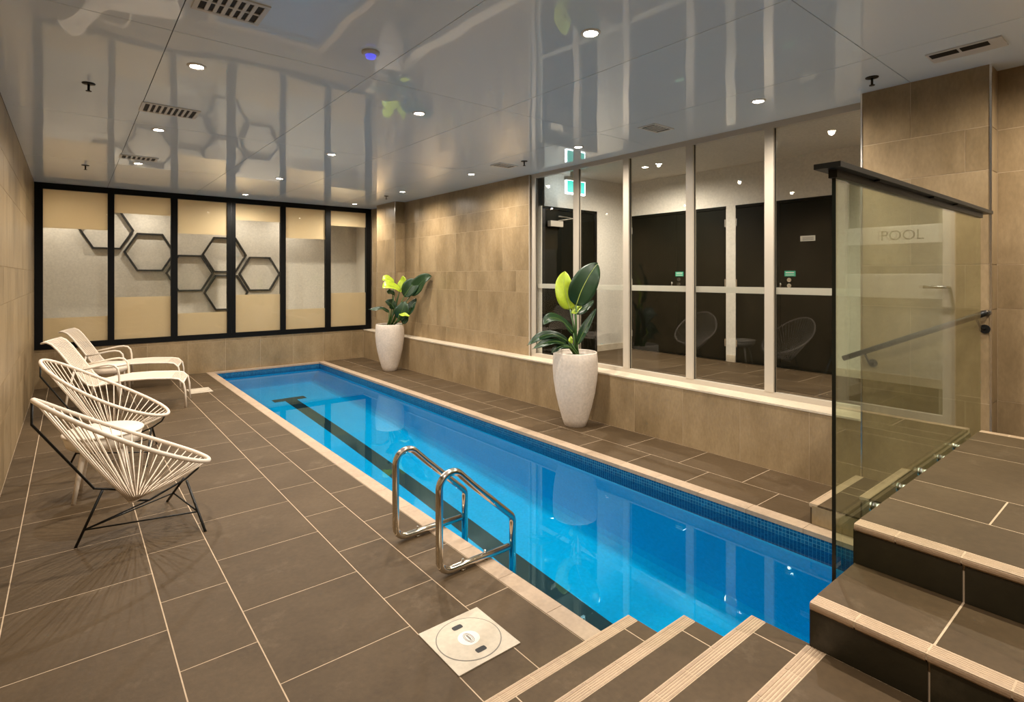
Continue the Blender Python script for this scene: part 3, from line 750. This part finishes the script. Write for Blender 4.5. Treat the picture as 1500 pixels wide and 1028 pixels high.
ROWN = {.665: 'in the row above the loungers', 2.365: 'in the row above the pool', 4.34: 'in the row nearest the corridor'}
ORD = {10.3: 'first', 8.31: 'second', 6.28: 'third', 4.22: 'fourth', 2.2: 'fifth', .15: 'unseen sixth'}
for x_, y_ in LIGHTS + [(.665, .15), (2.365, .15), (4.34, .15)]:  # nearest lamp of the lounger row is unseen, added to brighten the bridge
    downlight(x_, y_, ZC, 'downlight %s from the black framed window %s' % (ORD[y_], ROWN[x_]), 'downlights in the pool hall ceiling', lampd)
lamp2 = lampd.copy(); lamp2.energy = 95
lamp2.cycles.is_caustics_light = False
for x_, y_, t_ in ((5.97, 4.57, 'near the exit sign'), (5.97, 1.0, 'behind the tiled pilaster'), (5.97, -1.2, 'beyond the white column')):
    if y_ < 4: lamp2 = lampd.copy(); lamp2.energy = 30; lamp2.cycles.is_caustics_light = False
    downlight(x_, y_, CZ, 'small round lit downlight in the white corridor ceiling ' + t_, 'downlights in the corridor ceiling', lamp2)
lamp3 = lampd.copy(); lamp3.energy = 17; lamp3.cycles.is_caustics_light = False
for x_, t_ in ((-.1, 'first'), (1.05, 'second'), (2.6, 'third'), (3.55, 'fourth')):
    downlight(x_, 11.72, 3.139, 'lit downlight beyond the black framed window, %s from the lounger side' % t_, 'downlights beyond the black framed window', lamp3)

def vent(x_, y_, w, h, nx, ny, lab, slim=False):
    o = empty('ceiling_vent', (x_, y_, ZC), label=lab, cat='vent')
    b_ = MB(); f = .025
    b_.box(-w / 2, -w / 2 + f, -h / 2, h / 2, -.008, -.0002).box(w / 2 - f, w / 2, -h / 2, h / 2, -.008, -.0002).box(-w / 2 + f, w / 2 - f, -h / 2, -h / 2 + f, -.008, -.0002).box(-w / 2 + f, w / 2 - f, h / 2 - f, h / 2, -.008, -.0002)
    b_.build('vent_frame', 'vent_white', o)
    MB().box(-w / 2 + f, w / 2 - f, -h / 2 + f, h / 2 - f, -.0015, -.0002).build('backing', 'vent_dark', o)
    iw, ih = w - 2 * f, h - 2 * f
    for k in range(1, nx):
        xx = -iw / 2 + iw * k / nx; t = .010 if k == nx // 2 else .009
        MB().box(xx - t, xx + t, -ih / 2, ih / 2, -.007, -.0016).build('vane', 'vent_white', o)
    for k in range(1, ny):
        yy_ = -ih / 2 + ih * k / ny
        MB().box(-iw / 2, iw / 2, yy_ - .006, yy_ + .006, -.0075, -.0016).build('bar', 'vent_white', o)
    return o
vent(.66, 3.18, .33, .27, 7, 2, 'square egg crate ceiling vent nearest to the steps')
vent(.665, 5.50, .42, .30, 9, 1, 'slatted ceiling vent between two downlights above the loungers')
vent(.64, 7.93, .38, .24, 7, 1, 'small slatted ceiling vent farther along above the loungers')
vent(4.37, 3.22, .30, .20, 6, 1, 'faint slatted ceiling vent near the corridor windows')
vent(4.33, 5.53, .30, .20, 6, 1, 'faint slatted ceiling vent near the end of the corridor windows')
vo = empty('ceiling_vent', (4.37, .90, ZC), label='white linear ceiling vent with two dark slots beside the tiled pilaster', cat='vent')
MB().box(-.10, .10, -.20, .17, -.010, -.0002).build('vent_frame', 'vent_white', vo)
for ya_, yb_ in ((-.135, .0), (.015, .155)):
    MB().box(-.085, -.005, ya_, yb_, -.0112, -.0101).build('slot', 'vent_dark', vo)
    for k in range(3): MB().box(-.07 + k * .022, -.064 + k * .022, ya_, yb_, -.0135, -.0113).build('vane', 'vent_dark', vo)
def sprinkler(x_, y_, lab, sc=1.0):
    o = empty('sprinkler', (x_, y_, ZC), label=lab, cat='sprinkler', group='fire sprinklers in the ceiling')
    MB().lathe([(.042, -.0002), (.040, -.006), (.020, -.010)], n=20).build('escutcheon', 'sprinkler', o)
    MB().tube([(0, 0, -.010), (0, 0, -.055)], .008, 8).build('stem', 'sprinkler', o)
    MB().lathe([(.018, -.055), (.018, -.060)], n=12).build('deflector', 'sprinkler', o)
for x_, y_, t_ in ((.105, 5.1, 'above the side table of the string chairs'), (.15, 8.89, 'above the chaise lounges'), (4.46, 1.43, 'beside the tiled pilaster of the handrail'), (4.365, 5.17, 'near the end of the corridor windows'), (4.357, 8.95, 'above the planter near the black framed window')):
    sprinkler(x_, y_, 'small dark ceiling fire sprinkler ' + t_)
so = empty('smoke_detector', (1.482, 3.264, ZC), label='round smoke detector with blue glow on the ceiling', cat='smoke detector')
MB().lathe([(.055, -.0002), (.055, -.012), (.045, -.022)], n=28).build('base', 'detector', so)
MB().lathe([(.034, -.022), (.030, -.040), (.012, -.046), (0, -.046)], n=24).build('sensor', 'blue_led', so)

# ------------------------------------------------------------------ string chairs
def make_chair():
    o = empty('string_chair', (0, 0, 0))
    bx, bz, fx, fz = -.485, .955, .470, .385
    n_ = 64; ring = []
    ax = Vector((fx - bx, 0, fz - bz)); ln_ = ax.length; ax.normalize(); mid = Vector(((bx + fx) / 2, 0, (bz + fz) / 2)); up = Vector((-ax.z, 0, ax.x))
    for i in range(n_):
        a_ = 2 * math.pi * i / n_; ca, sa = math.cos(a_), math.sin(a_)
        w_ = .385 * (1 + .10 * ca)                               # egg shape, wider towards the front
        p = mid + ax * (ln_ / 2 * ca) + Vector((0, w_ * sa, 0)) - up * (.03 * (sa * sa))
        ring.append(p)
    MB().tube(ring, .0145, 8, True).build('rim', 'cord', o)
    hub = Vector((.035, 0, .215)); hubr = .040
    b_ = MB(); nc = 46
    for i in range(nc):
        a_ = 2 * math.pi * (i + .5) / nc; f_ = (a_ / (2 * math.pi)) * n_; i0 = int(f_) % n_; p = ring[i0].lerp(ring[(i0 + 1) % n_], f_ - int(f_))
        q = hub + Vector((hubr * math.cos(a_) * .9, hubr * math.sin(a_), .012 * math.cos(a_)))
        m_ = p.lerp(q, .55) + Vector((0, 0, -.018)); 
        b_.tube([p, p.lerp(m_, .5) + Vector((0, 0, -.004)), m_, q.lerp(m_, .5) + Vector((0, 0, -.004)), q], .0043, 5)
    co = b_.build('cord_seat', 'cord', o); co['kind'] = 'stuff'
    rg = [hub + Vector((hubr * .9 * math.cos(2 * math.pi * i / 20), hubr * math.sin(2 * math.pi * i / 20), .012 * math.cos(2 * math.pi * i / 20))) for i in range(20)]
    MB().tube(rg, .008, 6, True).build('hub_ring', 'cord', o)
    sp_ = [(bx - .006, 0, bz - .012), (bx - .008, 0, .815), (-.19, 0, .345), (-.06, 0, .300), (.03, 0, .200), (.115, 0, .178), (.335, 0, .258), (.415, 0, .312), (.445, 0, .372)]
    MB().tube(sp_, .0075, 8).build('spine', 'black_metal', o)
    feet = [(-.285, .0, 0), (.335, -.375, 0), (.335, .375, 0)]
    tops = [(-.145, 0, .325), (.335, -.03, .255), (.335, .03, .255)]
    for a_, b2 in zip(tops, feet): MB().tube([a_, b2], .0085, 8).build('leg', 'black_metal', o)
    def onleg(k, t): return Vector(tops[k]).lerp(Vector(feet[k]), t)
    br2 = [onleg(i, .70 if i == 0 else .62) for i in range(3)]
    for i, j in ((0, 1), (0, 2), (1, 2)): MB().tube([br2[i], br2[j]], .0055, 6).build('brace', 'black_metal', o)
    MB().tube([br2[0], (.115, 0, .178)], .0055, 6).build('brace', 'black_metal', o)
    return o
ch = make_chair()
ch.location = (.305, 4.43, 0); ch.rotation_euler = (0, 0, R(10))
ch['label'] = 'white string lounge chair on black legs, beside the skimmer lid end of the row'; ch['category'] = 'chair'; ch['group'] = 'string chairs along the tiled wall'
c2 = copy_tree(ch); c2.location = (.275, 6.28, 0); c2.rotation_euler = (0, 0, R(-12)); c2['label'] = 'white string lounge chair on black legs, between the side table and the chaise lounge'

# ------------------------------------------------------------------ side tables
def make_table():
    o = empty('side_table', (0, 0, 0))
    MB().lathe([(0, .500), (.252, .500), (.262, .494), (.265, .485), (.258, .478)], n=40).build('table_top', 'white_plastic', o)
    MB().lathe([(.256, .478), (.235, .40), (.205, .375), (0, .372)], n=40).build('apron', 'white_plastic', o)
    for k in range(4):
        a_ = R(45 + 90 * k); d = Vector((math.cos(a_), math.sin(a_), 0))
        MB().tube([d * .155 + Vector((0, 0, .38)), d * .235], [.021, .014], 10).build('leg', 'white_plastic', o)
    return o
tb = make_table(); tb.location = (.205, 5.37, 0); tb.rotation_euler = (0, 0, R(-8)); tb['label'] = 'round white side table with tapered legs between the two string chairs'; tb['category'] = 'side table'; tb['group'] = 'white side tables'
t2 = copy_tree(tb); t2.location = (.385, 9.36, 0); t2['label'] = 'round white side table between the two chaise lounges'

# ------------------------------------------------------------------ chaise lounges with curved arms
def make_lounger():
    o = empty('chaise_lounge', (0, 0, 0))
    hw = .285
    # side profile, x from the foot end (0) back to the head (-1.5)
    prof_ = [(.0, 0.0), (-.012, .22), (-.03, .315), (-.085, .372), (-.17, .388), (-.42, .402), (-.66, .400), (-.82, .378), (-.96, .352), (-1.03, .372), (-1.09, .44), (-1.20, .62), (-1.32, .81), (-1.38, .885), (-1.43, .915), (-1.475, .905)]
    for s_ in (-1, 1):
        MB().tube([(x_, s_ * hw, z_) for x_, z_ in prof_], .0125, 8).build('side_rail', 'white_plastic', o)
    MB().tube([(-1.475, -hw, .905), (-1.485, 0, .905), (-1.475, hw, .905)], .0125, 8).build('head_bar', 'white_plastic', o)
    MB().tube([(-.035, -hw, .325), (-.035, hw, .325)], .010, 8).build('cross_bar', 'white_plastic', o)
    # woven sling: narrow slats spanning the rails
    pts = [Vector((x_, 0, z_)) for x_, z_ in prof_[2:]]
    seg = []
    for a_, b2 in zip(pts, pts[1:]):
        k = max(1, int((b2 - a_).length / .0125))
        for i in range(k): seg.append(a_.lerp(b2, i / k))
    b_ = MB()
    for p in seg: b_.tube([(p.x, -hw, p.z + .004), (p.x, hw, p.z + .004)], .0056, 5, caps=False)
    sl = b_.build('woven_sling', 'cord', o); sl['kind'] = 'stuff'
    for s_ in (-1, 1):
        y_ = s_ * (hw + .022)
        MB().tube([(-1.16, y_, .555), (-1.02, y_, .580), (-.90, y_, .605), (-.82, y_, .612), (-.765, y_, .598), (-.73, y_, .555), (-.715, y_, .48), (-.70, y_, 0)], .0125, 8).build('arm', 'white_plastic', o)
        MB().tube([(-1.16, y_, .555), (-1.22, y_, .30), (-1.26, y_, 0)], .0125, 8).build('rear_leg', 'white_plastic', o)
    return o
lg = make_lounger(); lg.location = (1.235, 8.47, 0); lg.rotation_euler = (0, 0, R(-13))
lg['label'] = 'white woven chaise lounge with curved arms, next to the string chairs'; lg['category'] = 'chaise lounge'; lg['group'] = 'white chaise lounges'
l2 = copy_tree(lg); l2.location = (1.375, 9.98, 0); l2.rotation_euler = (0, 0, R(-13)); l2['label'] = 'white woven chaise lounge with curved arms, below the black framed window'

# ------------------------------------------------------------------ planters and plants
def make_pot(name, loc, lab):
    o = empty(name, loc, label=lab, cat='planter', group='tall white planters')
    prof_ = [(.118, 0), (.124, .004), (.150, .08), (.190, .22), (.225, .37), (.248, .52), (.257, .64), (.256, .74), (.248, .83), (.244, .838), (.238, .838), (.234, .83), (.236, .78)]
    MB().lathe(prof_[:10] + prof_[10:], n=48).build('pot_body', 'pot', o)
    MB().lathe([(.2355, .782), (.10, .796), (0, .80)], n=32).build('soil', 'soil', o)
    return o
P1 = (4.495, 4.42, 0); P2 = (4.50, 9.10, 0)
make_pot('planter', P1, 'tall tapered white planter standing before the corridor windows')
make_pot('planter', P2, 'tall tapered white planter standing near the black framed window')
def leaf_blade(par, name, m, rib, spine, width, face, fold=.18, droop=0.0, prof_pow=.75):
    """leaf along a list of 3D points; face = direction the upper side looks to"""
    sp_ = [Vector(p) for p in spine]
    # resample with Catmull-Rom
    pts = []
    ext = [sp_[0] * 2 - sp_[1]] + sp_ + [sp_[-1] * 2 - sp_[-2]]
    for i in range(1, len(ext) - 2):
        for k in range(6):
            t = k / 6; p0_, p1_, p2_, p3_ = ext[i - 1:i + 3]
            pts.append(.5 * ((2 * p1_) + (p2_ - p0_) * t + (2 * p0_ - 5 * p1_ + 4 * p2_ - p3_) * t * t + (3 * p1_ - p0_ - 3 * p2_ + p3_) * t ** 3))
    pts.append(sp_[-1]); n_ = len(pts)
    cols = 9; vs = []; face = Vector(face).normalized()
    for i, p in enumerate(pts):
        t = i / (n_ - 1)
        tg = (pts[min(i + 1, n_ - 1)] - pts[max(i - 1, 0)]).normalized()
        sd = tg.cross(face); sd = sd.normalized() if sd.length > 1e-4 else Vector((1, 0, 0)); nm = sd.cross(tg)
        w_ = width * (math.sin(math.pi * min(1, t ** prof_pow * .985 + .015))) ** .62
        if t > .9: w_ *= 1 - (t - .9) * 2.2
        for j in range(cols):
            u = (j / (cols - 1) - .5) * 2
            vs.append(p + sd * (u * w_ / 2) + nm * (abs(u) ** 1.4 * w_ * fold) + nm * (.010 * math.sin(9 * t + 2 * u) * abs(u)) - Vector((0, 0, droop * abs(u) * w_)))
    fs = [(i * cols + j, i * cols + j + 1, (i + 1) * cols + j + 1, (i + 1) * cols + j) for i in range(n_ - 1) for j in range(cols - 1)]
    me = bpy.data.meshes.new(name); me.from_pydata([tuple(v) for v in vs], [], fs); me.polygons.foreach_set('use_smooth', [True] * len(fs)); me.materials.append(M[m])
    lf = link(name, me, par); sm_ = lf.modifiers.new('thickness', 'SOLIDIFY'); sm_.thickness = .0016; sm_.offset = -1
    rr = [.0055 * (1 - .85 * i / (n_ - 1)) for i in range(n_)]
    MB().tube([p + face * .002 for p in pts], rr, 5).build('midrib', rib, lf)
    return lf
TOCAM1 = Vector((-P1[0], -P1[1], 0)).normalized(); TOCAM2 = Vector((-P2[0], -P2[1], 0)).normalized()
RIGHT = Vector((_c, -_s, 0))
def plant(loc, D, lab, spec):
    o = empty('potted_plant', (0, 0, 0), label=lab, cat='plant', group='broad leaved plants in the white planters')
    base = Vector((loc[0], loc[1], .795)); o.location = base
    for s_ in spec:
        pts = [at_depth(x_, y_, D + d_) - base for x_, y_, d_ in s_['sp']]
        leaf_blade(o, 'leaf', s_['m'], s_.get('rib', 'rib_dark'), pts, s_['w'], s_.get('face', (-.5, -.6, .55)), s_.get('fold', .14), s_.get('droop', 0))
        if 'st' in s_:
            st_ = [at_depth(x_, y_, D + d_) - base for x_, y_, d_ in s_['st']] 
        else: st_ = []
        b0 = Vector(s_.get('root', (0, 0, -.003)))
        path = [b0] + st_ + [pts[0]]
        MB().tube(path, [.014 - .006 * i / (len(path) - 1) for i in range(len(path))], 7).build('stalk', 'stem', o)
    return o
D1 = P1[0] * _s + P1[1] * _c
plant(P1, D1, 'broad leaved plant with one upright lime leaf beside a tall dark leaf', [
    dict(m='leaf_light', rib='rib_light', sp=[(835, 453, .0), (830, 435, -.01), (826, 415, .0), (828, 397, .03)], w=.235, face=(-.62, -.72, .25), fold=.10, root=(-.01, 0, 0), st=[(841, 480, 0)]),
    dict(m='leaf_dark', rib='rib_light', sp=[(844, 447, -.05), (852, 425, -.07), (864, 402, -.06), (876, 385, .0)], w=.30, face=(-.66, -.70, .10), fold=.08, root=(.01, .0, 0), st=[(844, 480, -.02)]),
    dict(m='leaf_dark', sp=[(840, 488, -.05), (823, 470, -.12), (806, 466, -.20), (795, 476, -.26)], w=.15, face=(-.3, -.5, .8), fold=.12, root=(-.03, -.01, 0), st=[(842, 503, -.02)]),
    dict(m='leaf_dark', sp=[(832, 500, -.06), (812, 490, -.14), (790, 494, -.22), (772, 506, -.28)], w=.11, face=(-.4, -.55, .7), fold=.12, root=(-.04, -.03, 0), st=[(836, 507, -.04)]),
    dict(m='leaf_dark', sp=[(830, 505, -.10), (815, 500, -.18), (797, 503, -.25), (780, 511, -.30)], w=.10, face=(-.4, -.55, .7), fold=.12, root=(-.03, -.05, 0), st=[(834, 509, -.08)]),
    dict(m='leaf_dark', sp=[(835, 508, -.12), (823, 507, -.17), (813, 512, -.20), (808, 517, -.22)], w=.075, face=(-.4, -.6, .7), fold=.1, root=(-.02, -.06, 0), st=[(838, 511, -.1)]),
    dict(m='leaf_dark', sp=[(846, 505, -.04), (855, 486, -.05), (865, 468, -.02), (873, 452, .02)], w=.10, face=(-.8, -.3, .3), fold=.25, root=(.03, -.02, 0), st=[(846, 510, -.03)]),
    dict(m='leaf_dark', sp=[(842, 460, .02), (852, 455, .04), (862, 448, .06), (870, 440, .08)], w=.10, face=(-.6, -.5, .6), fold=.12, root=(.02, .03, 0), st=[(844, 490, .02)]),
    dict(m='leaf_light', rib='rib_light', sp=[(837, 458, -.01), (842, 455, -.02), (848, 451, -.02), (852, 448, -.01)], w=.09, face=(-.4, -.5, .8), fold=.1, root=(.0, .02, 0), st=[(842, 485, 0)]),
    dict(m='leaf_light', rib='rib_light', sp=[(837, 503, -.10), (836, 499, -.11), (836, 496, -.11), (837, 492, -.10)], w=.05, face=(-.6, -.7, .2), root=(.0, -.06, 0)),
])
D2 = P2[0] * _s + P2[1] * _c
plant(P2, D2, 'broad leaved plant with bright lime top leaves and dark side leaves', [
    dict(m='leaf_light', rib='rib_light', sp=[(586, 425, -.06), (577, 420, -.16), (568, 418, -.24), (560, 422, -.30)], w=0.237, face=(-.35, -.55, .75), fold=.10, root=(-.01, 0, 0), st=[(576, 455, 0)]),
    dict(m='leaf_light', rib='rib_light', sp=[(577, 414, .0), (571, 410, -.06), (565, 408, -.10), (560, 411, -.14)], w=0.163, face=(-.35, -.6, .7), fold=.1, root=(-.02, 0, 0), st=[(574, 450, 0)]),
    dict(m='leaf_light', rib='rib_dark', sp=[(585, 428, .02), (589, 419, .04), (591, 411, .05), (590, 404, .05)], w=0.163, face=(-.75, -.6, .2), fold=.18, root=(.0, .02, 0), st=[(580, 450, 0)]),
    dict(m='leaf_dark', sp=[(592, 434, -.04), (600, 422, -.05), (607, 414, -.04), (611, 410, -.02)], w=0.275, face=(-.62, -.72, .3), fold=.10, root=(.02, 0, 0), st=[(582, 455, 0)]),
    dict(m='leaf_dark', rib='rib_dark', sp=[(602, 432, -.02), (612, 419, -.08), (622, 409, -.16), (632, 404, -.24)], w=0.275, face=(-.6, -.65, .45), fold=.12, root=(.03, 0, 0), st=[(585, 455, 0)]),
    dict(m='leaf_dark', sp=[(578, 430, -.06), (573, 429, -.08), (569, 428, -.10), (566, 427, -.12)], w=0.150, face=(-.3, -.5, .8), root=(-.02, .01, 0)),
    dict(m='leaf_dark', sp=[(578, 452, -.04), (574, 446, -.06), (570, 443, -.09), (564, 441, -.11)], w=0.163, face=(-.5, -.7, .5), root=(-.02, -.02, 0)),
    dict(m='leaf_dark', sp=[(585, 468, -.08), (588, 458, -.10), (591, 449, -.09), (592, 441, -.06)], w=0.250, face=(-.6, -.75, .2), fold=.12, root=(.02, -.03, 0)),
    dict(m='leaf_dark', sp=[(596, 462, .0), (601, 452, .02), (605, 445, .04), (610, 437, .06)], w=0.163, face=(-.6, -.6, .4), fold=.2, root=(.04, .0, 0)),
    dict(m='leaf_dark', sp=[(570, 457, -.03), (560, 452, -.06), (550, 453, -.10), (540, 453, -.14)], w=0.094, face=(-.3, -.5, .8), fold=.15, root=(-.06, -.02, 0), st=[(570, 468, -.02)]),
    dict(m='leaf_light', rib='rib_light', sp=[(585, 460, -.16), (591, 461, -.19), (596, 462, -.21), (600, 463, -.22)], w=0.088, face=(-.3, -.5, .8), root=(.02, -.06, 0), st=[(583, 468, -.12)]),
    dict(m='leaf_dark', sp=[(590, 474, -.05), (593, 468, -.06), (595, 463, -.06), (597, 458, -.05)], w=0.138, face=(-.6, -.7, .3), root=(.05, -.03, 0)),
])
